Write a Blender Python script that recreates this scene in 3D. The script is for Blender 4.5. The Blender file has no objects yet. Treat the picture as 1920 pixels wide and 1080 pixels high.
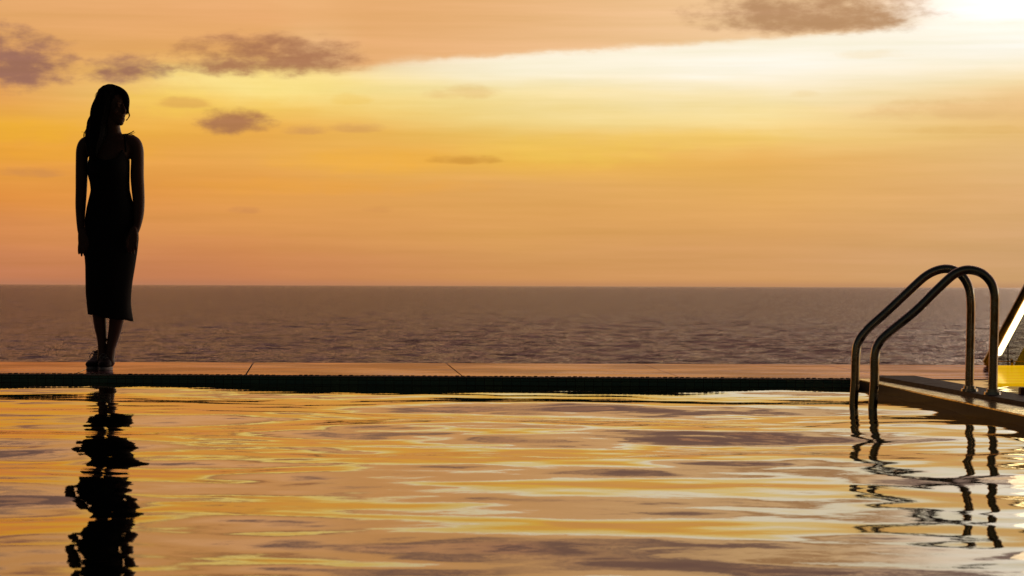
import bpy, bmesh, math, random
import numpy as np
from mathutils import Vector, Matrix
random.seed(7); rng = np.random.RandomState(11)
scene = bpy.context.scene
COL = scene.collection
# ---------------------------------------------------------------- camera
F = 4800.0          # focal length in pixels of a 1920 wide picture (90 mm lens)
EYE = 0.5           # camera height above the terrace
ROLL = 0.0034
cd = bpy.data.cameras.new("camera"); cam = bpy.data.objects.new("camera", cd); COL.objects.link(cam)
cd.sensor_width = 36.0; cd.lens = 36.0 * F / 1920.0
cd.shift_y = -4.3 / 1920.0
cd.clip_start = 0.1; cd.clip_end = 200000.0
cam.matrix_world = Matrix.Translation((0, 0, EYE)) @ Matrix.Rotation(math.pi / 2, 4, 'X') @ Matrix.Rotation(ROLL, 4, 'Z')
cd.dof.use_dof = True; cd.dof.focus_distance = 14.6; cd.dof.aperture_fstop = 14.0
scene.camera = cam
scene.render.resolution_x = 1024; scene.render.resolution_y = 576

def P(px, py, Y):
    """point seen at photo pixel (px, py) at distance Y"""
    dx, dy = px - 960, py - 540
    u = dx + ROLL * dy; v = dy - ROLL * dx
    return Vector((u / F * Y, Y, EYE - (v + 4.3) / F * Y))
def G(px, py, z=0.0):
    """point on the level z seen at photo pixel"""
    dx, dy = px - 960, py - 540
    u = dx + ROLL * dy; v = dy - ROLL * dx
    Y = (EYE - z) * F / (v + 4.3)
    return Vector((u / F * Y, Y, z))
def lin(c):
    return tuple((x / 255 / 12.92 if x / 255 <= 0.04045 else ((x / 255 + 0.055) / 1.055) ** 2.4) for x in c)

# ---------------------------------------------------------------- world (sunset sky laid out by compass direction and elevation)
world = bpy.data.worlds.new("World"); scene.world = world; world.use_nodes = True
nt = world.node_tree; nt.nodes.clear()
class NB:
    def __init__(s, nt): s.nt = nt
    def n(s, t, **k):
        o = s.nt.nodes.new(t)
        for a, b in k.items(): setattr(o, a, b)
        return o
    def put(s, sock, v):
        if hasattr(v, 'is_output') or isinstance(v, bpy.types.NodeSocket): s.nt.links.new(v, sock)
        else: sock.default_value = v
    def m(s, op, a, b=0.0, c=None, clamp=False):
        o = s.n('ShaderNodeMath', operation=op); o.use_clamp = clamp
        s.put(o.inputs[0], a); s.put(o.inputs[1], b)
        if c is not None: s.put(o.inputs[2], c)
        return o.outputs[0]
    def ss(s, v, a, b, lo=0.0, hi=1.0, kind='SMOOTHSTEP'):
        o = s.n('ShaderNodeMapRange', interpolation_type=kind)
        s.put(o.inputs[0], v); s.put(o.inputs[1], a); s.put(o.inputs[2], b); s.put(o.inputs[3], lo); s.put(o.inputs[4], hi)
        return o.outputs[0]
    def xyz(s, x, y, z):
        o = s.n('ShaderNodeCombineXYZ'); s.put(o.inputs[0], x); s.put(o.inputs[1], y); s.put(o.inputs[2], z); return o.outputs[0]
    def noise(s, vec, scale, detail=3.0, rough=0.5):
        o = s.n('ShaderNodeTexNoise'); s.put(o.inputs['Vector'], vec)
        o.inputs['Scale'].default_value = scale; o.inputs['Detail'].default_value = detail; o.inputs['Roughness'].default_value = rough
        return o.outputs['Fac']
    def mix(s, f, a, b, blend='MIX'):
        o = s.n('ShaderNodeMix', data_type='RGBA', blend_type=blend); s.put(o.inputs[0], f)
        s.put(o.inputs[6], a if not isinstance(a, tuple) else (*a[:3], 1)); s.put(o.inputs[7], b if not isinstance(b, tuple) else (*b[:3], 1))
        return o.outputs[2]
    def ramp(s, f, stops):
        o = s.n('ShaderNodeValToRGB'); s.put(o.inputs[0], f)
        els = o.color_ramp.elements
        while len(els) < len(stops): els.new(0.5)
        for e, (p, c) in zip(els, stops): e.position = p; e.color = (*c, 1)
        return o.outputs[0]
W = NB(nt)
tc = W.n('ShaderNodeTexCoord'); sep = W.n('ShaderNodeSeparateXYZ'); nt.links.new(tc.outputs['Generated'], sep.inputs[0])
dx_, dy_, dz_ = sep.outputs
ysafe = W.m('MAXIMUM', dy_, 0.12)
U = W.m('MULTIPLY_ADD', W.m('DIVIDE', dx_, ysafe), F, 960.0)                      # compass direction, 4800 units per unit tangent
horiz = W.m('SQRT', W.m('ADD', W.m('MULTIPLY', dx_, dx_), W.m('MULTIPLY', dy_, dy_)))
E = W.m('MULTIPLY', W.m('DIVIDE', dz_, W.m('MAXIMUM', horiz, 0.05)), F)           # elevation
def pt(sx, sy, off=0.0):
    return W.xyz(W.m('MULTIPLY_ADD', U, sx, off), W.m('MULTIPLY', E, sy), off)
n1 = W.noise(pt(0.0012, 0.010), 1.0, 5.0, 0.55)           # long streaks
n2 = W.noise(pt(0.0035, 0.016, 7.3), 1.0, 4.0, 0.55)
n3 = W.noise(pt(0.013, 0.034, 3.1), 1.0, 7.0, 0.62)        # cloud edge detail
n4 = W.noise(pt(0.035, 0.055, 9.1), 1.0, 4.0, 0.6)
Ew = W.m('ADD', E, W.m('ADD', W.m('MULTIPLY', W.m('SUBTRACT', n1, 0.5), 70.0), W.m('MULTIPLY', W.m('SUBTRACT', n2, 0.5), 34.0)))
Ef = W.m('DIVIDE', Ew, 2400.0)
def col(az, rows):
    # rows: (photo y, colour, gain)
    st = []
    for y, c, *g in rows:
        e = 535.7 - y; k = g[0] if g else 1.0
        st.append((max(0.0, e / 2400.0), tuple(k * v for v in lin(c))))
    st.sort(key=lambda a: a[0]); return st
top = [(-90, (232, 176, 124), 1.2), (-280, (216, 160, 124), 1.05), (-600, (165, 124, 108), 1.0), (-1100, (140, 108, 104), 1.0), (-1800, (95, 78, 84), 0.8)]
A0 = col(0, [(535, (193, 123, 86)), (480, (204, 131, 84)), (420, (216, 140, 78)), (370, (226, 145, 66)), (320, (230, 155, 66)), (270, (235, 166, 60)), (245, (237, 174, 62)), (200, (230, 164, 84)), (150, (225, 158, 92)), (90, (226, 165, 100)), (20, (228, 168, 106))] + top)
A1 = col(480, [(535, (198, 128, 84)), (480, (207, 136, 82)), (420, (221, 152, 84)), (360, (228, 158, 76)), (300, (233, 169, 84)), (250, (235, 172, 78)), (215, (243, 198, 96)), (180, (250, 222, 130)), (150, (248, 214, 120)), (105, (232, 172, 104)), (40, (231, 170, 110))] + top)
A2 = col(960, [(535, (206, 144, 88)), (480, (211, 152, 90)), (420, (221, 161, 90)), (350, (227, 169, 94)), (300, (238, 182, 80)), (255, (240, 196, 102)), (215, (243, 214, 138)), (170, (250, 228, 168)), (135, (253, 240, 208)), (100, (252, 236, 200)), (40, (238, 192, 130))] + top)
A3 = col(1440, [(535, (208, 152, 96)), (480, (212, 156, 98)), (420, (222, 165, 98)), (350, (228, 172, 96)), (300, (232, 176, 92)), (255, (244, 205, 122)), (210, (247, 222, 155)), (160, (252, 236, 200)), (115, (255, 248, 232)), (80, (252, 240, 215)), (20, (243, 206, 155))] + top)
A4 = col(1920, [(535, (203, 158, 108)), (480, (208, 162, 112)), (420, (216, 168, 114)), (350, (223, 174, 116)), (300, (228, 184, 122)), (250, (234, 190, 122)), (205, (240, 198, 138)), (165, (246, 220, 168)), (130, (252, 238, 206)), (90, (255, 250, 238)), (20, (255, 253, 248), 1.2),
    (-90, (255, 248, 235), 1.4), (-300, (250, 215, 180), 1.25), (-600, (225, 180, 150), 1.0), (-1100, (150, 118, 112), 1.0), (-1800, (95, 78, 84), 0.8)])
Uw = W.m('ADD', U, W.m('MULTIPLY', W.m('SUBTRACT', n2, 0.5), 160.0))
c = W.ramp(Ef, A0)
for (a, b, A) in ((0, 480, A1), (480, 960, A2), (960, 1440, A3), (1440, 1920, A4)):
    c = W.mix(W.ss(Uw, a, b, kind='LINEAR'), c, W.ramp(Ef, A))
# cloud shelf with a crisp lower edge: edge height as a function of direction
ed = W.m('ADD', W.ss(U, 620.0, 800.0, 398.0, 418.0), W.ss(U, 800.0, 1900.0, 0.0, 70.0, 'LINEAR'))
ed = W.m('ADD', ed, W.m('MULTIPLY', W.m('SUBTRACT', n1, 0.5), 30.0))
ed = W.m('ADD', ed, W.m('MULTIPLY', W.m('SUBTRACT', n3, 0.5), 24.0))
dlt = W.m('SUBTRACT', E, ed)
shelf = W.m('MULTIPLY', W.ss(dlt, -9.0, 14.0), W.ss(U, 520.0, 700.0))
shelf = W.m('MULTIPLY', shelf, W.ss(U, 1780.0, 1560.0))
scol = W.mix(W.ss(U, 600.0, 1700.0), lin((231, 172, 112)), tuple(1.0 * v for v in lin((243, 205, 158))))
c = W.mix(W.m('MULTIPLY', W.m('MULTIPLY', shelf, W.ss(dlt, 420.0, 100.0)), 0.95), c, scol)
glow = W.m('MULTIPLY', W.m('MULTIPLY', W.ss(dlt, -75.0, 0.0), W.ss(dlt, 8.0, -4.0)), W.ss(U, 600.0, 1000.0))
c = W.mix(W.m('MULTIPLY', glow, 0.6), c, lin((255, 247, 226)))
# small dark clouds: (photo x, photo y, half width, half height, strength, colour)
pur, tan, brn = lin((160, 112, 92)), lin((196, 140, 92)), lin((184, 140, 100))
clouds = [(10, 134, 140, 74, 1.0, pur), (228, 140, 85, 38, .95, pur), (500, 116, 185, 54, .95, lin((172, 118, 84))), (440, 236, 76, 34, 1.0, lin((176, 122, 80))),
          (345, 198, 60, 14, .6, lin((215, 160, 84))), (570, 247, 45, 13, .5, tan), (665, 243, 52, 13, .4, tan), (875, 302, 75, 12, .6, lin((200, 140, 60))),
          (865, 176, 70, 20, .5, lin((232, 190, 120))), (655, 190, 40, 20, .45, lin((240, 195, 90))), (60, 330, 70, 13, .6, lin((205, 140, 80))), (460, 397, 40, 10, .5, lin((195, 130, 80))), (710, 394, 30, 11, .4, lin((205, 140, 80))),
          (1505, 181, 32, 10, .4, lin((240, 210, 150))), (1520, 36, 235, 60, .95, brn), (1850, 215, 260, 28, .55, lin((228, 184, 124))), (1640, 108, 90, 12, .3, lin((245, 215, 160))), (1850, 250, 200, 10, .5, lin((225, 180, 105)))]
lights = [(455, 152, 190, 34, .75, lin((253, 228, 145))), (325, 190, 120, 30, .5, lin((248, 205, 84))), (40, 252, 150, 22, .75, lin((240, 175, 55))), (1070, 285, 190, 30, .6, lin((242, 198, 88))),
          (700, 302, 190, 24, .6, lin((242, 176, 66))), (120, 292, 170, 20, .4, lin((240, 168, 46))), (1330, 262, 160, 20, .5, lin((242, 200, 100))), (620, 350, 260, 16, .35, lin((238, 165, 60)))]
clouds = [l + (1,) for l in lights] + [k + (0,) for k in clouds]
for (cx, cy, rx, ry, st, cc, soft) in clouds:
    ux = W.m('MULTIPLY', W.m('SUBTRACT', U, float(cx)), 1.0 / rx)
    uy = W.m('MULTIPLY', W.m('SUBTRACT', E, 535.7 - cy + .0034 * (cx - 960)), 1.0 / ry)
    uy = W.m('MULTIPLY', uy, W.ss(uy, 0.1, -0.3, 1.0, 1.0 if soft else 1.7))
    d2 = W.m('ADD', W.m('MULTIPLY', ux, ux), W.m('MULTIPLY', uy, uy))
    dd = W.m('ADD', d2, W.m('ADD', W.m('MULTIPLY', W.m('SUBTRACT', n3, 0.5), 3.0), W.m('MULTIPLY', W.m('SUBTRACT', n4, 0.5), .7)))
    c = W.mix(W.m('MULTIPLY', W.ss(dd, 1.7 if soft else 1.3, -.5 if soft else -.15), st), c, cc)
n5 = W.noise(pt(0.0016, 0.034, 33.0), 1.0, 5.0, 0.6)
k5 = W.ss(n5, .25, .75, .93, 1.07, 'LINEAR'); c = W.mix(1.0, c, W.xyz(k5, k5, W.m('MULTIPLY', k5, k5)), 'MULTIPLY')
c = W.mix(W.ss(E, 16.0, -2.0, 0.0, .45), c, lin((165, 118, 94)))      # haze along the horizon
# broken mauve cloud field higher up, over the frame
hn = W.noise(pt(0.0011, 0.0052, 21.0), 1.0, 4.0, 0.5)
hm = W.m('MULTIPLY', W.ss(hn, 0.46, 0.56), W.ss(E, 560.0, 640.0))
c = W.mix(W.m('MULTIPLY', hm, 0.9), c, lin((130, 102, 98)))
# light falls off away from the west; the eastern sky behind is dusk
front = W.ss(W.m('MULTIPLY_ADD', dx_, 0.36, dy_), 0.05, 0.75)
nish = W.n('ShaderNodeTexSky', sky_type='NISHITA'); nish.sun_disc = False
nish.sun_elevation = math.radians(6.0); nish.sun_rotation = math.radians(17.0)
dim = W.mix(1.0, nish.outputs[0], (0.009, 0.007, 0.006), 'MULTIPLY')
c = W.mix(front, dim, c)
bg = W.n('ShaderNodeBackground'); nt.links.new(c, bg.inputs[0]); bg.inputs[1].default_value = 1.0
wo = W.n('ShaderNodeOutputWorld'); nt.links.new(bg.outputs[0], wo.inputs[0])
world.cycles.sampling_method = 'MANUAL'; world.cycles.sample_map_resolution = 512
# ---------------------------------------------------------------- sun, veiled by cloud, low over the sea at the right
sl = bpy.data.lights.new("sun", 'SUN'); so = bpy.data.objects.new("sun", sl); COL.objects.link(so)
sl.energy = 0.05; sl.angle = math.radians(12.0); sl.color = (1.0, 0.80, 0.52)
az, el = math.radians(17.0), math.radians(8.5)
so.rotation_euler = Vector((-math.sin(az) * math.cos(el), -math.cos(az) * math.cos(el), -math.sin(el))).to_track_quat('-Z', 'Y').to_euler()
scene.view_settings.view_transform = 'Standard'; scene.view_settings.look = 'None'
scene.view_settings.exposure = 0.0; scene.view_settings.gamma = 1.0; scene.view_settings.use_curve_mapping = False

# ---------------------------------------------------------------- helpers
def mat(name, base=(.5, .5, .5), rough=.5, metal=0.0, ior=1.5):
    m = bpy.data.materials.new(name); m.use_nodes = True
    b = m.node_tree.nodes['Principled BSDF']
    b.inputs['Base Color'].default_value = (*base, 1); b.inputs['Roughness'].default_value = rough
    b.inputs['Metallic'].default_value = metal; b.inputs['IOR'].default_value = ior
    N = NB(m.node_tree); N.b = b
    t = N.n('ShaderNodeTexCoord'); N.o = t.outputs['Object']
    return m, N
def wet(N, tint, rough, amount):
    g = N.n('ShaderNodeBsdfGlossy'); g.inputs['Color'].default_value = (*tint, 1); N.put(g.inputs['Roughness'], rough)
    if N.b.inputs['Normal'].links: N.nt.links.new(N.b.inputs['Normal'].links[0].from_socket, g.inputs['Normal'])
    N.b.inputs['Specular IOR Level'].default_value = 0.0
    mx = N.n('ShaderNodeMixShader'); N.put(mx.inputs[0], amount); N.nt.links.new(N.b.outputs[0], mx.inputs[1]); N.nt.links.new(g.outputs[0], mx.inputs[2])
    N.nt.links.new(mx.outputs[0], N.nt.nodes['Material Output'].inputs[0])
def fres(N, ior):
    f = N.n('ShaderNodeFresnel'); f.inputs['IOR'].default_value = ior
    if N.b.inputs['Normal'].links: N.nt.links.new(N.b.inputs['Normal'].links[0].from_socket, f.inputs['Normal'])
    return f.outputs[0]
def sepy(N):
    q = N.n('ShaderNodeSeparateXYZ'); N.nt.links.new(N.o, q.inputs[0]); return q.outputs[1]
def vary(N, c1, c2, scale, detail=4, lo=.35, hi=.65, sc=(1, 1, 1)):
    mp = N.n('ShaderNodeMapping'); mp.inputs['Scale'].default_value = sc; N.nt.links.new(N.o, mp.inputs[0])
    f = N.noise(mp.outputs[0], scale, detail)
    N.put(N.b.inputs['Base Color'], N.mix(N.ss(f, lo, hi), c1, c2)); return f
def bump(N, h, strength, dist):
    b = N.n('ShaderNodeBump'); b.inputs['Strength'].default_value = strength; b.inputs['Distance'].default_value = dist
    N.put(b.inputs['Height'], h); N.nt.links.new(b.outputs[0], N.b.inputs['Normal'])
def link(name, me, m, parent=None, smooth=False):
    o = bpy.data.objects.new(name, me); COL.objects.link(o)
    if m: me.materials.append(m)
    if smooth: me.polygons.foreach_set('use_smooth', [True] * len(me.polygons))
    if parent: o.parent = parent
    return o
def from_bm(name, bm, m, parent=None, smooth=False):
    me = bpy.data.meshes.new(name); bm.normal_update(); bm.to_mesh(me); bm.free(); return link(name, me, m, parent, smooth)
def tag(o, label=None, cat=None, group=None, kind=None):
    for k, v in (('label', label), ('category', cat), ('group', group), ('kind', kind)):
        if v: o[k] = v
    return o
def empty(name, loc=(0, 0, 0)):
    o = bpy.data.objects.new(name, None); o.location = loc; o.empty_display_size = .1; COL.objects.link(o); return o
def parent_to(ch, root):
    ch.parent = root; ch.matrix_parent_inverse = Matrix.Translation(-Vector(root.location))
def prism(bm, pts, z0, z1):
    lo = [bm.verts.new((p[0], p[1], z0)) for p in pts]; hi = [bm.verts.new((p[0], p[1], z1)) for p in pts]
    n = len(pts)
    bm.faces.new(lo[::-1]); bm.faces.new(hi)
    for i in range(n): bm.faces.new((lo[i], lo[(i + 1) % n], hi[(i + 1) % n], hi[i]))
def box(bm, a, b):
    prism(bm, [(a[0], a[1]), (b[0], a[1]), (b[0], b[1]), (a[0], b[1])], a[2], b[2])
def catmull(pts, k=6):
    pts = [np.array(p, float) for p in pts]; out = []
    q = [2 * pts[0] - pts[1]] + pts + [2 * pts[-1] - pts[-2]]
    for i in range(1, len(q) - 2):
        for j in range(k):
            t = j / k
            out.append(.5 * ((2 * q[i]) + (-q[i - 1] + q[i + 1]) * t + (2 * q[i - 1] - 5 * q[i] + 4 * q[i + 1] - q[i + 2]) * t * t + (-q[i - 1] + 3 * q[i] - 3 * q[i + 1] + q[i + 2]) * t ** 3))
    out.append(pts[-1]); return out
def tube(bm, rows, n=20, k=5, ref=(1, 0, 0), round_ends=True):
    """rows: (x, y, z, r_side, r_front); smooth swept ellipse"""
    R = catmull(rows, k) if k > 1 else [np.array(r, float) for r in rows]
    if round_ends:
        def cap(a, b):
            t = Vector(a[:3] - b[:3]).normalized(); out = []
            for f, h in ((.82, .45), (.5, .8), (.15, .98)):
                r = a.copy(); rr = min(a[3], a[4]); r[:3] = a[:3] + np.array(t) * rr * h; r[3] *= f; r[4] *= f; out.append(r)
            return out
        R = cap(R[0], R[1])[::-1] + R + cap(R[-1], R[-2])
    rings = []
    side = Vector(ref)
    for i, r in enumerate(R):
        a = Vector(R[max(0, i - 1)][:3]); b = Vector(R[min(len(R) - 1, i + 1)][:3]); t = (b - a)
        if t.length < 1e-9: t = Vector((0, 0, 1))
        t.normalize(); s = (side - t * side.dot(t))
        if s.length < .05: s = t.orthogonal()
        s.normalize()
        if k > 1: side = s
        w = t.cross(s); c = Vector(r[:3])
        rings.append([bm.verts.new(c + s * (math.cos(2 * math.pi * j / n) * abs(r[3])) + w * (math.sin(2 * math.pi * j / n) * abs(r[4]))) for j in range(n)])
    for A, B in zip(rings[:-1], rings[1:]):
        for j in range(n): bm.faces.new((A[j], A[(j + 1) % n], B[(j + 1) % n], B[j]))
    bm.faces.new(rings[0][::-1]); bm.faces.new(rings[-1])
def ball(bm, c, r, M=None):
    q = bmesh.ops.create_icosphere(bm, subdivisions=3, radius=1.0)
    for v in q['verts']:
        p = Vector((v.co.x * r[0], v.co.y * r[1], v.co.z * r[2])) + Vector(c)
        v.co = M @ p if M else p
def remesh(name, bm, voxel, m, parent=None, smooth_it=2, fac=.5):
    bmesh.ops.recalc_face_normals(bm, faces=bm.faces)
    me = bpy.data.meshes.new(name + '_raw'); bm.to_mesh(me); bm.free()
    o = bpy.data.objects.new(name, me); COL.objects.link(o)
    r = o.modifiers.new('r', 'REMESH'); r.mode = 'VOXEL'; r.voxel_size = voxel
    if smooth_it:
        s = o.modifiers.new('s', 'SMOOTH'); s.iterations = smooth_it; s.factor = fac
    dg = bpy.context.evaluated_depsgraph_get(); ev = o.evaluated_get(dg)
    nm = bpy.data.meshes.new_from_object(ev); nm.name = name
    bpy.data.objects.remove(o); bpy.data.meshes.remove(me)
    nm.materials.clear()
    return link(name, nm, m, parent, True)

# ---------------------------------------------------------------- sea
SEA = -14.5
m_sea, N = mat('sea_water', (.045, .022, .024),   .25, 0, 1.33); N.b.inputs['Specular Tint'].default_value = (.78, .60, .62, 1)
mp = N.n('ShaderNodeMapping'); mp.inputs['Scale'].default_value = (.55, 1.0, 1.0); N.nt.links.new(N.o, mp.inputs[0])
h = N.m('ADD', N.m('MULTIPLY', N.noise(mp.outputs[0], .035, 3.0), 1.6), N.m('ADD', N.m('MULTIPLY', N.noise(mp.outputs[0], .16, 3.0, .55), 1.0), N.m('MULTIPLY', N.noise(mp.outputs[0], .7, 3.0, .6), .28)))
h = N.m('ADD', h, N.m('MULTIPLY', N.noise(mp.outputs[0], .009, 3.0), 5.0)); bump(N, h, 1.0, 3.2)
wet(N, (1.0, .89, .86), .20, N.m('MULTIPLY', fres(N, 1.33), 1.15, clamp=True))
def grid_mesh(name, X, Y, Z, m):
    co = np.stack([X, Y, Z], -1).reshape(-1, 3).astype('f4'); ny, nx = X.shape; i = np.arange(ny * nx).reshape(ny, nx)
    fa = np.stack([i[:-1, :-1], i[:-1, 1:], i[1:, 1:], i[1:, :-1]], -1).reshape(-1, 4)
    me = bpy.data.meshes.new(name); me.vertices.add(len(co)); me.vertices.foreach_set('co', co.ravel())
    me.loops.add(fa.size); me.loops.foreach_set('vertex_index', fa.ravel().astype('i4'))
    me.polygons.add(len(fa)); me.polygons.foreach_set('loop_start', np.arange(0, fa.size, 4, dtype='i4'))
    me.polygons.foreach_set('loop_total', np.full(len(fa), 4, 'i4'))
    me.update(calc_edges=True); me.validate()
    return link(name, me, m, None, True)
rows = [17.5, 60, 120, 200, 300]
while rows[-1] < 9000: rows.append(max(rows[-1] + 1.0, rows[-1] * 1.0042) if rows[-1] > 380 else rows[-1] + 40)
nfine = len(rows); rows += [12000, 20000, 40000, 90000]
Yr = np.array(rows, float)[:, None]; tr = np.linspace(-.30, .30, 620)[None, :]
Xg = Yr * tr; Yg = Yr + 0 * tr; Zg = np.zeros_like(Xg); r_ = np.random.RandomState(2)
for i in range(110):
    lam = 4.5 * (6 ** r_.rand()); th = math.radians(90 + r_.randn() * 48); ph = r_.rand() * 6.28; k = 2 * math.pi / lam
    filt = 1 / (1 + (Yr * .0042 * 1.5 / lam) ** 4)
    Zg += filt * .0047 * lam ** .60 * np.sin(k * (math.cos(th) * Xg + math.sin(th) * Yg) + ph + 1.5 * np.sin(Xg * .013 + Yg * .004 + ph))
patch = .8 + .5 * np.sin(Xg * .006 + 1) * np.sin(Yg * .0023 + Xg * .002)
Zg *= patch * np.clip((Yr - 380) / 60, 0, 1) * np.clip((9000 - Yr) / 2500, 0, 1)
tag(grid_mesh('sea', Xg, Yg, SEA + Zg, m_sea), kind='structure')

# ---------------------------------------------------------------- terrace deck
eL, eR = G(0, 700.2), G(1590, 709.8)
sl_ = (eR.y - eL.y) / (eR.x - eL.x)
def edgeY(x): return eL.y + (x - eL.x) * sl_          # pool edge of the terrace
FAR = 16.47
m_deck, N = mat('wet_stone', (.30, .15, .10), .12, 0, 1.4); N.b.inputs['Specular Tint'].default_value = (.84, .66, .62, 1)
vary(N, (.30, .14, .10), (.20, .10, .08), 1.4, 5, sc=(.6, 3.5, 1))
mp = N.n('ShaderNodeMapping'); mp.inputs['Scale'].default_value = (.5, 4.0, 1); N.nt.links.new(N.o, mp.inputs[0])
f = N.noise(mp.outputs[0], 1.8, 5); N.put(N.b.inputs['Roughness'], N.ss(f, .38, .66, .03, .16))
rr = N.ss(f, .38, .66, .03, .16); bump(N, N.noise(N.o, 9.0, 4), .25, .004)
f3 = N.noise(N.o, 1.1, 3); wet(N, (.72, .58, .68), rr, N.ss(f3, .35, .65, .60, .90))
m_grout, _ = mat('dark_grout', (.02, .016, .014), .8)
m_tile, N = mat('dark_green_tile', (.008, .022, .02), .2)
br = N.n('ShaderNodeTexBrick'); br.offset = 0; mpt = N.n('ShaderNodeMapping'); mpt.inputs['Rotation'].default_value = (math.pi / 2, 0, 0)
N.nt.links.new(N.o, mpt.inputs[0]); N.nt.links.new(mpt.outputs[0], br.inputs['Vector'])
br.inputs['Scale'].default_value = 1; br.inputs['Brick Width'].default_value = .05; br.inputs['Row Height'].default_value = .025; br.inputs['Mortar Size'].default_value = .0015
br.inputs['Color1'].default_value = (.08, .28, .25, 1); br.inputs['Color2'].default_value = (.18, .36, .24, 1); br.inputs['Mortar'].default_value = (.002, .004, .004, 1)
N.put(N.b.inputs['Base Color'], br.outputs['Color'])
joints = []
for (a, b) in (((143, 700), (170, 688)), ((460, 702), (475, 679.5)), ((863, 702), (837, 681)), ((1267, 704), (1212, 685))):
    p, q = G(*a), G(*b); d = (q.x - p.x) / (q.y - p.y)
    joints.append((p.x + d * (edgeY(p.x) - p.y), p.x + d * (FAR - p.y)))
a0 = joints[0]; joints = [(a0[0] - 1.2 * k, a0[1] - 1.25 * k) for k in range(6, 0, -1)] + joints
zl = joints[-1]; joints += [(zl[0] + 1.2 * k, zl[1] + 1.15 * k) for k in range(1, 5)]
bm = bmesh.new(); g = .004
for (x0, X0), (x1, X1) in zip(joints[:-1], joints[1:]):
    prism(bm, [(x0 + g, edgeY(x0) + .03), (x1 - g, edgeY(x1) + .03), (X1 - g, FAR), (X0 + g, FAR)], -.03, 0.0)
bmesh.ops.bevel(bm, geom=[e for e in bm.edges if all(v.co.z > -.01 for v in e.verts)], offset=.002, segments=1, affect='EDGES')
tag(from_bm('terrace', bm, m_deck), kind='structure')
bm = bmesh.new(); prism(bm, [(-9, edgeY(-9) + .012), (7, edgeY(7) + .012), (7, FAR - .01), (-9, FAR - .01)], -3.0, -.012)
tag(from_bm('terrace_base', bm, m_grout), kind='structure')

# divider geometry
dl0, dl1 = Vector((1.87, edgeY(1.87) + .0, 0)), Vector((2.01, 10.04, 0))
def lineX(p, q, y): return p[0] + (q[0] - p[0]) * (y - p[1]) / (q[1] - p[1])
def divL(y): return lineX(dl0, dl1, y)
def divM(y): return lineX((1.965, 13.9), (2.16, 10.7), y)
def divR(y): return lineX((2.20, 13.9), (2.31, 11.3), y)
# pool wall + overflow edge
WATER = -.052
bm = bmesh.new(); prism(bm, [(-9, edgeY(-9)), (divL(edgeY(1.87)) + .02, edgeY(1.89)), (divL(edgeY(1.87)) + .02, edgeY(1.89) + .012), (-9, edgeY(-9) + .012)], -1.3, -.007)
tag(from_bm('pool_wall', bm, m_tile), 'dark green mosaic tiled pool wall under the terrace edge', 'pool wall')
m_lip, N = mat('overflow_lip', (.55, .42, .33), .3); vary(N, (.6, .45, .34), (.22, .16, .12), 60, 3)
bm = bmesh.new(); x = -6.0; rs = random.Random(3)
while x < 1.86:
    w = .017 + rs.random() * .004
    box(bm, (x, edgeY(x) + .001, -.010), (x + w, edgeY(x) + .027, .0005 + rs.random() * .003)); x += w + .012
tag(from_bm('overflow_grate', bm, m_grout), 'dark toothed overflow grate running along the pool edge', 'grate')
m_lip, N = mat('pale_trim', (.8, .65, .5), .25, 1.0); N.put(N.b.inputs['Roughness'], N.ss(N.noise(N.o, 14.0, 3), .4, .6, .12, .6))
bm = bmesh.new(); tube(bm, [(-6, edgeY(-6) - .001, -.006, .0045, .0045), (-2, edgeY(-2) - .001, -.006, .0045, .0045), (1.86, edgeY(1.86) - .001, -.006, .0045, .0045)], 16, 1, ref=(0, 1, 0), round_ends=False)
tag(from_bm('edge_trim', bm, m_lip, None, True), 'thin pale trim line below the overflow grate', 'trim')

# ---------------------------------------------------------------- pool water
m_water, N = mat('pool_water', (.004, .008, .008), .015, 0, 1.55)
bump(N, N.noise(N.o, 22.0, 3), .05, .004)
wet(N, (1.0, .92, .78), .012, fres(N, 2.3))
def waves(X, Y, seed=5, slope=.028):
    r = np.random.RandomState(seed); H = np.zeros_like(X); n = 90; tot = 0
    for i in range(n):
        lam = .2 * (10 ** r.rand()); th = r.randn() * .6 + (math.pi / 2 if r.rand() < .75 else r.rand() * math.pi); ph = r.rand() * 6.28
        k = 2 * math.pi / lam
        a = (lam / 1.0) ** .5 * (.6 + .8 * r.rand()) / k
        H += a * np.sin(k * (math.cos(th) * X + math.sin(th) * Y) + ph + .8 * np.sin(.9 * X * math.sin(th) + .7 * Y + ph)); tot += (a * k) ** 2 / 2
    H = H * slope * math.sqrt(2) / math.sqrt(tot)
    for i in range(50):      # short capillary ripples, stronger away from the camera side
        lam = .07 * (3 ** r.rand()); th = r.randn() * .9 + math.pi / 2; ph = r.rand() * 6.28; k = 2 * math.pi / lam
        H += .0011 / k * np.sin(k * (math.cos(th) * X + math.sin(th) * Y) + ph + 1.2 * np.sin(1.3 * X + 1.1 * Y + ph)) * (1 + .8 * np.sin(.8 * X + .5 * Y + ph))
    return H
def water_grid(name, x0, x1, y0, y1, step, z, ytop=None, seed=5, slope=.028):
    xs = np.arange(x0, x1 + step, step); ys = np.arange(y0, y1 + step, step)
    X, Y = np.meshgrid(xs, ys); Hh = waves(X, Y, seed, slope)
    env = (.8 + .4 * (np.sin(X * .9 + 1.3) * np.sin(Y * .7 + .4))) * np.interp(Y, [6.0, 8.5, 11.0, 14.0], [1.15, 1.0, .65, .5])
    return grid_mesh(name, X, Y, z + Hh * env, m_water)
tag(water_grid('pool_water', -5.0, 2.10, 1.5, 14.45, .021, WATER, slope=.025), kind='structure')

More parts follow.
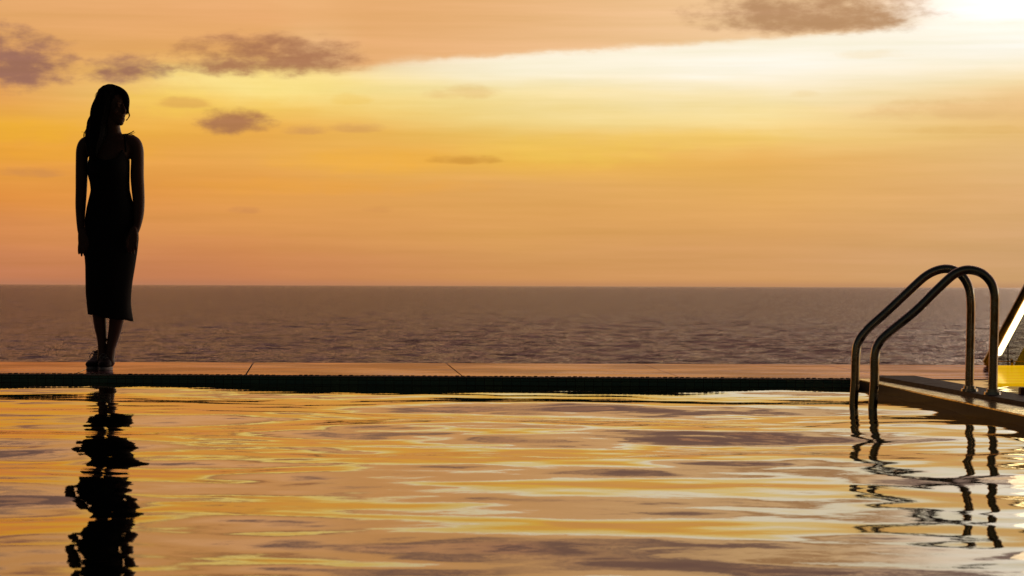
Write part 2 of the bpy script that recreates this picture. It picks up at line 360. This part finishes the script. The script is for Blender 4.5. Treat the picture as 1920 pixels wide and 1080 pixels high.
# ---------------------------------------------------------------- divider between the two basins
Y0, Y1 = 5.0, edgeY(1.9)
m_strip, N = mat('wet_pale_stone', (.55, .5, .38), .12); f = vary(N, (.62, .55, .40), (.30, .27, .20), 26, 5, .4, .62)
bump(N, N.noise(N.o, 40.0, 4), .3, .004); wet(N, (1.0, .9, .66), .14, N.ss(N.noise(N.o, 17.0, 4), .35, .6, .55, .95))
m_slate, N = mat('dark_slate', (.06, .05, .05), .55, 0, 1.2); vary(N, (.045, .038, .04), (.10, .085, .085), 9, 5, sc=(2.5, 1, 1)); bump(N, N.noise(N.o, 60.0, 4), .5, .003)
m_rib, N = mat('ribbed_tile', (.05, .042, .036), .5, 0, 1.2)
br = N.n('ShaderNodeTexBrick'); br.offset = 0; mpt = N.n('ShaderNodeMapping'); mpt.inputs['Rotation'].default_value = (0, math.pi / 2, 0)
N.nt.links.new(N.o, mpt.inputs[0]); 
sx = N.n('ShaderNodeSeparateXYZ'); N.nt.links.new(N.o, sx.inputs[0]); N.put(br.inputs['Vector'], N.xyz(sx.outputs[1], sx.outputs[2], 0.0))
br.inputs['Scale'].default_value = 1; br.inputs['Brick Width'].default_value = .05; br.inputs['Row Height'].default_value = .05; br.inputs['Mortar Size'].default_value = .003
br.inputs['Color1'].default_value = (.022, .018, .016, 1); br.inputs['Color2'].default_value = (.035, .028, .024, 1); br.inputs['Mortar'].default_value = (.015, .013, .012, 1)
N.put(N.b.inputs['Base Color'], br.outputs['Color'])
root = empty('pool_divider', (2.1, 10, 0)); tag(root, 'low dark divider wall between the pool and right basin, carrying the ladder', 'divider wall')
bm = bmesh.new(); prism(bm, [(divL(Y0), Y0), (divR(Y0) - .01, Y0), (divR(Y1) - .01, Y1), (divL(Y1), Y1)], -1.3, -.006); parent_to(from_bm('wall', bm, m_rib), root)
bm = bmesh.new(); prism(bm, [(divL(Y0) - .002, Y0), (divM(Y0) - .001, Y0), (divM(Y1) - .001, Y1), (divL(Y1) - .002, Y1)], -.006, .0)
bmesh.ops.bevel(bm, geom=[e for e in bm.edges if all(v.co.z > -.001 for v in e.verts)], offset=.003, segments=2, affect='EDGES')
parent_to(from_bm('overflow_channel', bm, m_strip), root)
bm = bmesh.new(); yy = Y0
while yy < Y1 - .05:
    y2 = min(yy + .6, Y1); prism(bm, [(divM(yy) + .002, yy + .002), (divR(yy), yy + .002), (divR(y2), y2 - .002), (divM(y2) + .002, y2 - .002)], -.004, .018); yy = y2
bmesh.ops.bevel(bm, geom=[e for e in bm.edges if all(v.co.z > .01 for v in e.verts)], offset=.003, segments=2, affect='EDGES')
parent_to(from_bm('slate_cap', bm, m_slate), root)

# ---------------------------------------------------------------- right hand basin, brim full
m_b, N = mat('brim_water', (.16, .09, .06), .02, 0, 1.6); bump(N, N.noise(N.o, 5.0, 3), .3, .01)
m_water_keep = m_water; m_water = m_b
ob = water_grid('basin_water', 2.0, 5.5, 5.0, 14.3, .03, -.003, seed=9, slope=.006); m_water = m_water_keep
bm = bmesh.new(); bm.from_mesh(ob.data)
kill = [v for v in bm.verts if v.co.x < divR(v.co.y) - .02 or v.co.y > edgeY(v.co.x) + .035]
bmesh.ops.delete(bm, geom=kill, context='VERTS'); bm.to_mesh(ob.data); bm.free(); tag(ob, kind='structure')

# ---------------------------------------------------------------- ladder
m_steel, N = mat('polished_steel', (.64, .55, .43), .13, 1.0)
f = N.noise(N.o, 30.0, 4); N.put(N.b.inputs['Roughness'], N.ss(f, .3, .7, .06, .30)); bump(N, N.noise(N.o, 70.0, 4), .08, .002)
lad = empty('pool_ladder', tuple(P(1840, 736, 11.7))); tag(lad, 'polished steel pool ladder with two arched handrails on the divider', 'pool ladder')
def rail(pts, Z, tail, shift=0.0):
    rows = [P(x, y, Z) for x, y in pts]; r = .0205
    rows = [Vector((rows[0].x - .012, rows[0].y, -.75)), Vector((rows[0].x - .006, rows[0].y, -.35))] + rows
    bm = bmesh.new(); tube(bm, [(p.x, p.y, p.z, r, r) for p in rows], 28, 8, ref=(0, 1, 0), round_ends=False)
    o = from_bm('handrail', bm, m_steel, None, True); parent_to(o, lad); return o
A = [(1599.5, 775), (1603.4, 713), (1604.7, 667), (1609.5, 641), (1627, 617), (1663.7, 583.7), (1705, 545), (1736, 517.5), (1762, 505.5), (1785, 505.5), (1803.6, 517), (1816, 538), (1820, 565), (1820, 610), (1819, 661), (1818, 700), (1818, 731)]
B = [(1635, 788), (1639.7, 713), (1640.5, 668), (1647, 645), (1664, 626), (1715.5, 583.7), (1754, 546), (1783, 519), (1800, 509), (1818, 506), (1840, 512), (1857, 528), (1864.5, 549), (1865.2, 575), (1864.5, 610), (1862.5, 680), (1861.5, 737)]
ZA, ZB = 11.87, 11.5
for pts, Z in ((A, ZA), (B, ZB)):
    rail(pts, Z, 0)
    q = P(*pts[-1], Z); bm = bmesh.new()
    for (r0, z0, z1) in ((.040, .018, .030), (.029, .030, .043)):
        bmesh.ops.create_cone(bm, cap_ends=True, segments=28, radius1=r0, radius2=r0 * .96, depth=z1 - z0, matrix=Matrix.Translation((q.x, q.y, (z0 + z1) / 2)))
    parent_to(from_bm('foot_flange', bm, m_steel, None, False), lad)
pa, pb = P(*A[1], ZA), P(*B[1], ZB)
for zz in (-.28, -.55):
    bm = bmesh.new(); box(bm, (pa.x - .03, pb.y, zz), (pa.x + .05, pa.y, zz + .025))
    bmesh.ops.bevel(bm, geom=bm.edges[:], offset=.006, segments=2, affect='EDGES')
    parent_to(from_bm('tread', bm, m_steel), lad)

# ---------------------------------------------------------------- sloping beam with a glowing sun glint, glass and painted yellow light at the right edge
ZR = 16.2
m_gold, N = mat('bronze_metal', (.30, .17, .06), .22, 1.0); vary(N, (.34, .19, .06), (.14, .08, .03), 12, 3)
m_glint = bpy.data.materials.new('sun_glint_tube'); m_glint.use_nodes = True
b = m_glint.node_tree.nodes['Principled BSDF']; b.inputs['Base Color'].default_value = (1, .9, .6, 1); b.inputs['Emission Color'].default_value = (1.0, .80, .42, 1); b.inputs['Emission Strength'].default_value = 3.2  # glowing tube stands in for the sun's glint on the rail metal
beam = empty('sloping_handrail', tuple(P(1850, 686, ZR))); tag(beam, 'bronze handrail sloping up to the right edge with its sun glint built as a glowing tube', 'handrail')
def bar(p0, p1, w, d, m, name, par):
    bm = bmesh.new(); t = (p1 - p0); L = t.length; t.normalize(); s = Vector((0, 1, 0)); u = t.cross(s).normalized()
    vv = []
    for q in (p0, p1):
        for a, c_ in ((-1, -1), (1, -1), (1, 1), (-1, 1)): vv.append(bm.verts.new(q + u * a * w / 2 + s * c_ * d / 2))
    for f_ in ((0, 1, 2, 3), (7, 6, 5, 4), (0, 4, 5, 1), (1, 5, 6, 2), (2, 6, 7, 3), (3, 7, 4, 0)): bm.faces.new([vv[i] for i in f_])
    bmesh.ops.recalc_face_normals(bm, faces=bm.faces); bmesh.ops.bevel(bm, geom=bm.edges[:], offset=min(w, d) * .2, segments=2, affect='EDGES')
    o = from_bm(name, bm, m); parent_to(o, par); return o
bar(P(1849, 686, ZR), P(2002, 402, ZR), .064, .06, m_gold, 'beam', beam)
bar(P(2000, 404, ZR), P(2000, 690, ZR), .05, .05, m_gold, 'post', beam)
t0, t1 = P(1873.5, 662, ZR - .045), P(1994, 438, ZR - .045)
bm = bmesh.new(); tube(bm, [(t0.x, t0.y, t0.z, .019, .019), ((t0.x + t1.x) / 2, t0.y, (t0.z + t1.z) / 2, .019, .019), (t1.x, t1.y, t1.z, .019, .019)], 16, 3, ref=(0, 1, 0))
parent_to(from_bm('sun_glint_tube', bm, m_glint, None, True), beam)
def clear(name, colr, tint, alpha):
    m, N = mat(name, colr, .15); N.b.inputs['Emission Strength'].default_value = 0
    tr = N.n('ShaderNodeBsdfTransparent'); tr.inputs[0].default_value = (*tint, 1); mx = N.n('ShaderNodeMixShader'); mx.inputs[0].default_value = alpha
    out = m.node_tree.nodes['Material Output']; N.nt.links.new(tr.outputs[0], mx.inputs[1]); N.nt.links.new(N.b.outputs[0], mx.inputs[2]); N.nt.links.new(mx.outputs[0], out.inputs[0]); return m
m_glass = clear('smoky_glass', (.06, .06, .05), (.80, .82, .78), .18)
m_yel = clear('yellow_acrylic', (.75, .5, .02), (1.0, .85, .12), .45)
def slabp(name, pxs, Y, th, m):
    bm = bmesh.new(); f0 = [bm.verts.new(P(x, y, Y)) for x, y in pxs]; f1 = [bm.verts.new(P(x, y, Y) + Vector((0, th, 0))) for x, y in pxs]; n = len(pxs)
    bm.faces.new(f0); bm.faces.new(f1[::-1])
    for i in range(n): bm.faces.new((f0[i], f0[(i + 1) % n], f1[(i + 1) % n], f1[i]))
    bmesh.ops.recalc_face_normals(bm, faces=bm.faces); return from_bm(name, bm, m)
rg = empty('glass_balustrade', tuple(P(1890, 686, ZR + .05))); tag(rg, 'smoky glass balustrade with a thin dark post and brass bar', 'balustrade')
parent_to(slabp('glass_pane', [(1866, 685), (1994, 685), (1994, 430)], ZR + .06, .01, m_glass), rg)
p0, p1 = P(1890, 687, ZR + .03), P(1890, 640, ZR + .03); bar(p0, p1, .007, .01, m_grout, 'post', rg)
bar(P(1868, 677.5, ZR - .01), P(1990, 678, ZR - .01), .006, .008, m_gold, 'brass_bar', rg)
q = P(1897, 680, ZR - .02); bm = bmesh.new(); tube(bm, [(q.x, q.y, q.z - .02, .006, .006), (q.x + .002, q.y, q.z, .010, .010), (q.x, q.y, q.z + .02, .006, .006)], 12, 3, ref=(1, 0, 0)); parent_to(from_bm('bar_bracket', bm, m_gold, None, True), rg)
tag(slabp('yellow_screen', [(1902, 685), (1990, 685), (1990, 560), (1925, 642)], ZR + .12, .012, m_yel), 'translucent yellow screen standing behind the glass at right edge', 'screen')
m_yglow, N = mat('painted_yellow_light', (.85, .50, .01), .6, 0, 1.05); N.b.inputs['Emission Color'].default_value = (1, .56, .004, 1); N.put(N.b.inputs['Emission Strength'], N.ss(N.noise(N.xyz(0.0, N.m('MULTIPLY', sepy(N), 6.0), 0.0), 1.0, 5.0), .3, .7, .55, .95)); wet(N, (1.0, .9, .6), .08, .18); vary(N, (.9, .52, .01), (.62, .34, .01), 3, 4, sc=(.6, 5, 1))  # yellow light on the wet floor, painted in as glowing colour
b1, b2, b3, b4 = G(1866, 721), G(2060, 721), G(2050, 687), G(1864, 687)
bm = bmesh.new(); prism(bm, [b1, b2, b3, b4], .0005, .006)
tag(from_bm('yellow_light_patch', bm, m_yglow), 'yellow light on the wet floor at right edge, painted as a glowing panel', 'painted light patch')
p = G(1922, 748); bm = bmesh.new(); box(bm, (p.x - .013, p.y + .03, -.05), (p.x + .05, p.y + .09, .050)); bmesh.ops.bevel(bm, geom=bm.edges[:], offset=.004, segments=2, affect='EDGES')
m_brown, N = mat('brown_wood', (.40, .17, .08), .5)
tag(from_bm('floor_stub', bm, m_brown), 'short brown stub post beside the divider at the right edge', 'stub post')

# ---------------------------------------------------------------- person
PZ = 15.02
per = empty('person', tuple(P(200, 693, PZ)))
tag(per, 'slim standing woman with long dark hair in black midi dress, looking right', 'person')
S = PZ / F
def row(px, py, rpx, ry, dy=0.0):
    p = P(px, py, PZ); return (p.x, p.y + dy, p.z, rpx * S, ry)
m_skin, N = mat('dark_skin', (.20, .095, .06), .45); N.b.inputs['Subsurface Weight'].default_value = 0.0
m_dress, N = mat('black_dress', (.012, .011, .012), .8); bump(N, N.noise(N.o, 120.0, 2), .3, .002)
m_hair, N = mat('dark_hair', (.012, .008, .006), .8)
bump(N, N.noise(N.o, 250.0, 2), .2, .002)
m_shoe, _ = mat('canvas_shoe', (.03, .012, .01), .7); m_rub, _ = mat('white_rubber', (.5, .45, .42), .5)
body = bmesh.new()
tube(body, [row(206, 258, 30, .045, .0), row(206, 266, 46, .062), row(206, 282, 44, .085), row(205.5, 305, 35, .10, -.01), row(206, 330, 33.5, .09), row(206.7, 357, 32, .08), row(207, 385, 39, .092, .01), row(207.5, 415, 46, .108, .02), row(207, 440, 45, .105, .015)], 32)
tube(body, [row(190, 425, 26, .085, .01), row(186, 470, 23, .085), row(184, 520, 19, .07), row(184, 556, 15, .058, -.01), row(185.5, 585, 13, .052), row(187.3, 610, 11.7, .052, .012), row(190.3, 634, 9.3, .042, .012), row(191, 652, 7.9, .033, .005), row(191, 668, 8, .034, 0), row(191, 680, 9.5, .04, 0)], 24)
tube(body, [row(222, 425, 26, .085, .01), row(222, 470, 23, .085), row(222, 520, 19, .07, -.01), row(221, 556, 15.5, .058, -.02), row(219.5, 590, 14, .054, -.01), row(216.5, 612, 12.7, .052, .004), row(212.3, 634, 10.5, .042, .0), row(208.8, 652, 8.6, .034, -.01), row(207.5, 668, 8, .034, -.015), row(207, 680, 9.5, .04, -.02)], 24)
# arms
tube(body, [row(172, 268, 14, .045), row(161, 270, 13.5, .045), row(155, 281, 12.2, .044), row(153.4, 300, 11.4, .042), row(153, 330, 11.3, .040), row(152.2, 355, 10.8, .036, .005), row(151.3, 383, 10.0, .034), row(152, 405, 8.6, .030, -.02), row(153.3, 427, 6.8, .021, -.04), row(156, 436, 7.4, .018, -.05)], 24)
tube(body, [row(240, 266, 14, .045), row(251, 269, 13.5, .045), row(257, 281, 12.2, .044), row(257.6, 300, 12.2, .042), row(257.2, 330, 12.6, .040), row(258.4, 355, 12.2, .037, .005), row(260.3, 380, 11.0, .035), row(261, 402, 9.6, .031, -.02), row(259.8, 423, 7.3, .022, -.05), row(256.5, 434, 7.6, .018, -.07)], 24)
# clavicles and neck, bust
tube(body, [row(210, 262, 26, .05, .01), row(210, 250, 18, .05, .008), row(210, 240, 15.5, .047, 0), row(209, 225, 15, .047, -.005), row(208, 212, 15, .05, 0)], 24)
ball(body, P(189, 311, PZ) + Vector((0, -.060, 0)), (.050, .045, .050)); ball(body, P(223, 311, PZ) + Vector((0, -.060, 0)), (.050, .045, .050))
# hands: palm, four fingers, thumb
def hand(w, cx, sgn, dy0, ls=1.0):
    def r(px, py, a, b_, d): return row(px, py, a, b_, dy0 + d)
    tube(body, [r(w, 430, 6.6, .016, .0), r(w + sgn * 1.5, 440, 9.0, .014, -.004), r(w + sgn * 2.5, 452, 9.6, .013, -.006), r(w + sgn * 2.5, 458, 8.6, .011, -.006)], 20)
    for i, (o, L, sp) in enumerate(((-6.6, 21, -1.6), (-2.2, 25, -1.0), (2.2, 24, -.2), (6.4, 18, .8))):
        x = w + sgn * 2.5 + o; L *= ls
        tube(body, [r(x, 455, 2.5, .0085, -.006), r(x + sp * .6, 455 + L * .42, 2.35, .0080, -.010), r(x + sp, 455 + L * .75, 2.1, .0072, -.004), r(x + sp * 1.1, 455 + L, 1.8, .0062, .006)], 10, 4)
    tube(body, [r(w + sgn * 4.5, 438, 3.4, .011, -.008), r(w + sgn * 10, 447, 3.0, .010, -.014), r(w + sgn * 12, 456, 2.6, .0085, -.018), r(w + sgn * 12, 463, 2.2, .007, -.016)], 12, 4)
hand(156.3, 0, 1, -.05); hand(254.8, 0, -1, -.08, .8)
# head
hc = P(212.5, 200, PZ); yaw = math.radians(52)
HM = Matrix.Translation(hc) @ Matrix.Rotation(yaw, 4, 'Z') @ Matrix.Rotation(math.radians(3), 4, 'X')      # local -Y is where she looks
ball(body, (0, .012, .018), (.070, .088, .084), HM); ball(body, (0, -.025, -.030), (.056, .060, .074), HM); ball(body, (0, -.052, -.072), (.036, .034, .032), HM)
ball(body, (0, -.066, -.094), (.019, .018, .017), HM)
def htube(rows, n=10, k=4):
    out = []
    for x, y, z, a, b_ in rows:
        q = HM @ Vector((x, y, z)); out.append((q.x, q.y, q.z, a, b_))
    tube(body, out, n, k)
htube([(0, -.076, .016, .008, .008), (0, -.088, -.006, .008, .009), (0, -.097, -.024, .0105, .010), (0, -.086, -.034, .011, .009)])
ball(body, (0, -.083, -.053), (.021, .009, .0062), HM); ball(body, (0, -.081, -.064), (.018, .010, .0068), HM)
for s in (-1, 1):
    ball(body, (s * .029, -.070, .004), (.014, .010, .0085), HM); ball(body, (s * .028, -.072, .020), (.020, .009, .006), HM)
    ball(body, (s * .036, -.055, -.028), (.020, .020, .018), HM); ball(body, (s * .071, .012, -.010), (.009, .018, .030), HM)
remesh('body', body, .0034, m_skin, None, 3); ob = bpy.data.objects['body']; parent_to(ob, per)
# dress: a swept sheet with a scooped neckline and a slanting hem
secs = [(288, 205, 39, .105, -.012), (300, 205.3, 38, .112, -.016), (313, 204, 39.6, .120, -.020), (326, 204.2, 39.0, .112, -.014), (342, 205.8, 36.6, .096, -.003), (357, 206.8, 36.2, .090, .002), (373, 206.6, 40, .094, .006), (389, 207, 44.5, .102, .010), (420, 207.5, 50, .116, .018),
        (448, 207.8, 51, .116, .014), (471, 207.4, 49.4, .112, .006), (498, 206.8, 46.2, .105, .0), (527, 204.8, 43.6, .098, -.004), (548, 203.8, 42.2, .094, -.006), (566, 204.2, 41, .092, -.006), (582, 205.3, 40.6, .092, -.006), (598, 207.5, 40.6, .095, -.006)]
pys = np.array([s[0] for s in secs], float)
def dsec(py): return [np.interp(py, pys, [s[i] for s in secs]) for i in range(1, 5)]
bm = bmesh.new(); n = 96; K = 70; grid = []
for j in range(K + 1):
    t = j / K; r_ = []
    for i in range(n):
        a = 2 * math.pi * i / n; ca, sa = math.cos(a), math.sin(a)           # sa<0 = front
        xf = ca
        topy = 296 + (6.0 * math.exp(-(xf / .42) ** 2) if sa < 0 else -4) + (-14 * math.exp(-((abs(xf) - .72) / .13) ** 2) if sa < .2 else -6)
        topy += 10 * max(0, abs(ca) - .9) / .1
        boty = 595.5 + 6.8 * ca + 1.2 * math.sin(3 * a)
        py = topy + (boty - topy) * t
        cx, rx, ry, dy = dsec(py)
        fold = 1 + (.012 * math.sin(5 * a + .02 * py) + .008 * math.sin(9 * a + 1.0)) * max(0, (py - 430) / 170)
        if py > 575 and ca > .8: fold += .03 * (py - 575) / 27 * (ca - .8) / .2
        p = P(cx + rx * ca * fold, py, PZ); r_.append(bm.verts.new((p.x, p.y + dy + ry * sa * fold, p.z)))
    grid.append(r_)
for A_, B_ in zip(grid[:-1], grid[1:]):
    for i in range(n): bm.faces.new((A_[i], A_[(i + 1) % n], B_[(i + 1) % n], B_[i]))
dr = from_bm('dress', bm, m_dress, None, True); so_ = dr.modifiers.new('t', 'SOLIDIFY'); so_.thickness = .003; so_.offset = 0; parent_to(dr, per)
for xs in ((240, 286, 238.5, 268, 236.5, 256), (179, 287, 181, 268, 183, 256)):
    pr = []
    for k_ in range(3):
        p = P(xs[2 * k_], xs[2 * k_ + 1], PZ); pr.append((p.x, p.y + (-.088, -.074, -.045)[k_], p.z, .0065, .003))
    e = P(xs[4], 254, PZ); pr.append((e.x, e.y + .0, e.z + .004, .0065, .003)); e = P(xs[4], 262, PZ); pr.append((e.x, e.y + .06, e.z, .0065, .003)); e = P(xs[2], 285, PZ); pr.append((e.x, e.y + .085, e.z, .0065, .003))
    bm = bmesh.new(); tube(bm, pr, 10, 5); st = from_bm('shoulder_strap', bm, m_dress, None, True); parent_to(st, dr)
# hair
bm = bmesh.new()
ball(bm, (-.004, .022, .026), (.075, .088, .086), HM); ball(bm, (-.01, .03, -.01), (.078, .078, .085), HM)
tube(bm, [row(204, 178, 22, .07, .0), row(197, 192, 20, .075, -.0), row(194.5, 212, 18.6, .07, .0), row(191, 222, 19, .066, -.005), row(186.5, 232, 22, .06, -.01), row(183.5, 249, 21.5, .05, -.03), row(181, 264, 18.5, .04, -.06), row(178.5, 281, 13, .028, -.085), row(179.5, 292, 8, .02, -.095), row(180, 301, 3, .010, -.098)], 28)
tube(bm, [row(196, 240, 14, .05, .03), row(205, 262, 20, .03, .07), row(204, 290, 16, .02, .10), row(202, 312, 8, .012, .105)], 20)
tube(bm, [row(212, 167, 8, .03, -.01), row(224, 171, 7, .03, -.02), row(232, 178.5, 7.5, .034, -.02), row(236, 188, 7.5, .03, -.02), row(237.8, 199, 5.6, .022, -.02), row(239.2, 209, 2.9, .012, -.02), row(239, 215, 1.2, .004, -.02)], 16)
rl = random.Random(4)
for (x0, am, ph) in ((0, 2.2, 0), (3, 2.6, 1.2), (7, 2.0, 2.5), (12, 2.4, .6)):
    tube(bm, [row(x0 + xx + am * math.sin(yy / 7.5 + ph), yy, 2.6 if yy < 270 else 1.4, .012, -.03 - .04 * (yy > 255)) for xx, yy in ((182, 196), (179, 205), (177, 213), (173, 221), (169, 229), (166, 237), (164.5, 245), (164, 253), (165, 262), (168, 272), (171, 282), (174, 292))], 10, 4)
for k_ in range(34):
    a = k_ / 33; x0 = 180 + 28 * a + rl.uniform(-2, 2); dd = -.05 - .02 * math.sin(a * 3.14)
    e = rl.uniform(-3, 3)
    tube(bm, [row(x0 + 6, 176 + rl.uniform(0, 8), 1.6, .006, dd), row(x0 - 1 + e, 205, 2.0, .007, dd - .022), row(x0 * .78 + 36 + e, 232, 2.2, .007, dd - .012), row(x0 * .72 + 46 + e, 256, 2.0, .007, dd - .035), row(x0 * .45 + 96 + e * .6, 280, 1.6, .006, dd - .06), row(x0 * .3 + 125 + e * .5, 296 + rl.uniform(-8, 8), .9, .004, dd - .052)], 8, 4)
hr = remesh('hair', bm, .0036, m_hair, None, 1, .4); parent_to(hr, per)
bm = bmesh.new()
def strand(pts, r0, r1, d=-.03):
    L = len(pts); tube(bm, [row(x, y, r0 + (r1 - r0) * i / (L - 1), (r0 + (r1 - r0) * i / (L - 1)) * S, d) for i, (x, y) in enumerate(pts)], 6, 5)
for k_ in range(9):
    j = rl.uniform(-1.2, 1.2)
    strand([(239 + j, 190), (241.5 + j, 202), (241.8 + j * 1.3, 211), (243.3 + j * 1.5, 217), (241.5 + j, 222), (237.5 + j, 226 + j)], .45, .22)
sh = from_bm('loose_strands', bm, m_hair, None, True); parent_to(sh, hr); bm = bmesh.new()
for k_ in range(6):
    j = rl.uniform(-1.5, 1.5); strand([(228, 253 + j * .3), (237, 252.4 + j * .4), (246, 249.8 + j), (252.5 + j, 247 + j * 1.5)], 1.0, .25, -.01)
for k_ in range(4):
    j = rl.uniform(-3, 3); strand([(230, 252), (240, 251 + j * .2), (248, 252 + j * .5), (253 + j * .5, 254 + j)], .7, .25, -.01)
sh = from_bm('loose_strands', bm, m_hair, None, True); parent_to(sh, hr); bm = bmesh.new()
for k_ in range(7):
    j = rl.uniform(-4, 4); strand([(168, 232 + j), (163, 245 + j), (160.5 - rl.random() * 3, 256 + j), (157.5 + rl.uniform(-3, 3), 262 + j)], .7, .22, -.02)
parent_to(from_bm('loose_strands', bm, m_hair, None, True), hr); bm = bmesh.new()
strand([(164, 248), (159, 248.5), (154, 247.5)], .5, .2)
parent_to(from_bm('loose_strands', bm, m_hair, None, True), hr); bm = bmesh.new()
for k_ in range(14):
    a = rl.uniform(.3, 2.6); r0 = 40
    strand([(209 + 33 * math.cos(a), 196 - 34 * math.sin(a)), (209 + 35.5 * math.cos(a + .15), 196 - 36 * math.sin(a + .15)), (209 + 34 * math.cos(a + .32), 196 - 34.5 * math.sin(a + .32))], .35, .2, 0)
sh = from_bm('loose_strands', bm, m_hair, None, True); parent_to(sh, hr)
# shoes
def shoe(cx, cy, turn, yb):
    c0 = G(cx, cy); c0.y = yb
    M = Matrix.Translation((c0.x, c0.y, 0)) @ Matrix.Rotation(turn, 4, 'Z')
    def T(rows): return [((M @ Vector((x, y, z))).x, (M @ Vector((x, y, z))).y, (M @ Vector((x, y, z))).z, a, b_) for x, y, z, a, b_ in rows]
    bm = bmesh.new()
    tube(bm, T([(0, .075, .052, .028, .036), (0, .03, .048, .030, .036), (0, -.03, .042, .034, .030), (0, -.09, .034, .040, .024), (0, -.125, .030, .036, .020), (0, -.142, .028, .026, .014)]), 24)
    tube(bm, T([(0, .055, .05, .030, .036), (0, .05, .085, .029, .036)]), 24)
    o = remesh('shoe', bm, .0035, m_shoe, None, 2); parent_to(o, per)
    bm = bmesh.new(); ring = []
    for j in range(28):
        a = 2 * math.pi * j / 28; w = .037 if math.sin(a) > 0 else .044
        ring.append(M @ Vector((w * math.cos(a), -.03 + .128 * math.sin(a) * (1 if math.sin(a) < 0 else .98), 0)))
    prism(bm, [(p.x, p.y) for p in ring], .0, .019); bmesh.ops.bevel(bm, geom=[e for e in bm.edges if abs(e.verts[0].co.z - e.verts[1].co.z) < .001], offset=.003, segments=2, affect='EDGES')
    s_ = from_bm('sole', bm, m_rub, None, True); s_.parent = o; s_.matrix_parent_inverse = o.matrix_world.inverted() if False else Matrix.Translation(-per.location) if False else Matrix.Identity(4)
    bm = bmesh.new()
    for j in range(4):
        y = -.015 - .018 * j; z = .078 - .008 * j
        tube(bm, T([(-.020, y, z - .004, .0026, .0026), (0, y - .003, z + .004, .0026, .0026), (.020, y, z - .004, .0026, .0026)]), 8, 4, ref=(0, 0, 1))
    for s in (-1, 1): tube(bm, T([(0, -.01, .088, .0024, .0024), (s * .018, -.02, .094, .0024, .0024), (s * .034, -.012, .078, .0024, .0024), (s * .03, -.03, .062, .0022, .0022)]), 8, 4)
    l_ = from_bm('lace', bm, m_rub, None, True); l_.parent = o
    # collar rim
    bm = bmesh.new(); rr = [(M @ Vector((.030 * math.cos(t), .052 + .038 * math.sin(t), .102 - .004 * math.sin(t)))) for t in np.linspace(0, 2 * math.pi, 25)]
    tube(bm, [(p.x, p.y, p.z, .0024, .0024) for p in rr], 6, 1, ref=(0, 0, 1)); c_ = from_bm('collar_trim', bm, m_rub, None, True); c_.parent = o
    return o
shoe(190, 690, math.radians(-3), 15.10); shoe(204, 692, math.radians(4), 15.0)
for o in bpy.data.objects:
    if o.parent and o.parent.name.startswith('shoe'): o.matrix_parent_inverse = Matrix.Identity(4)
scene.render.engine = 'CYCLES'
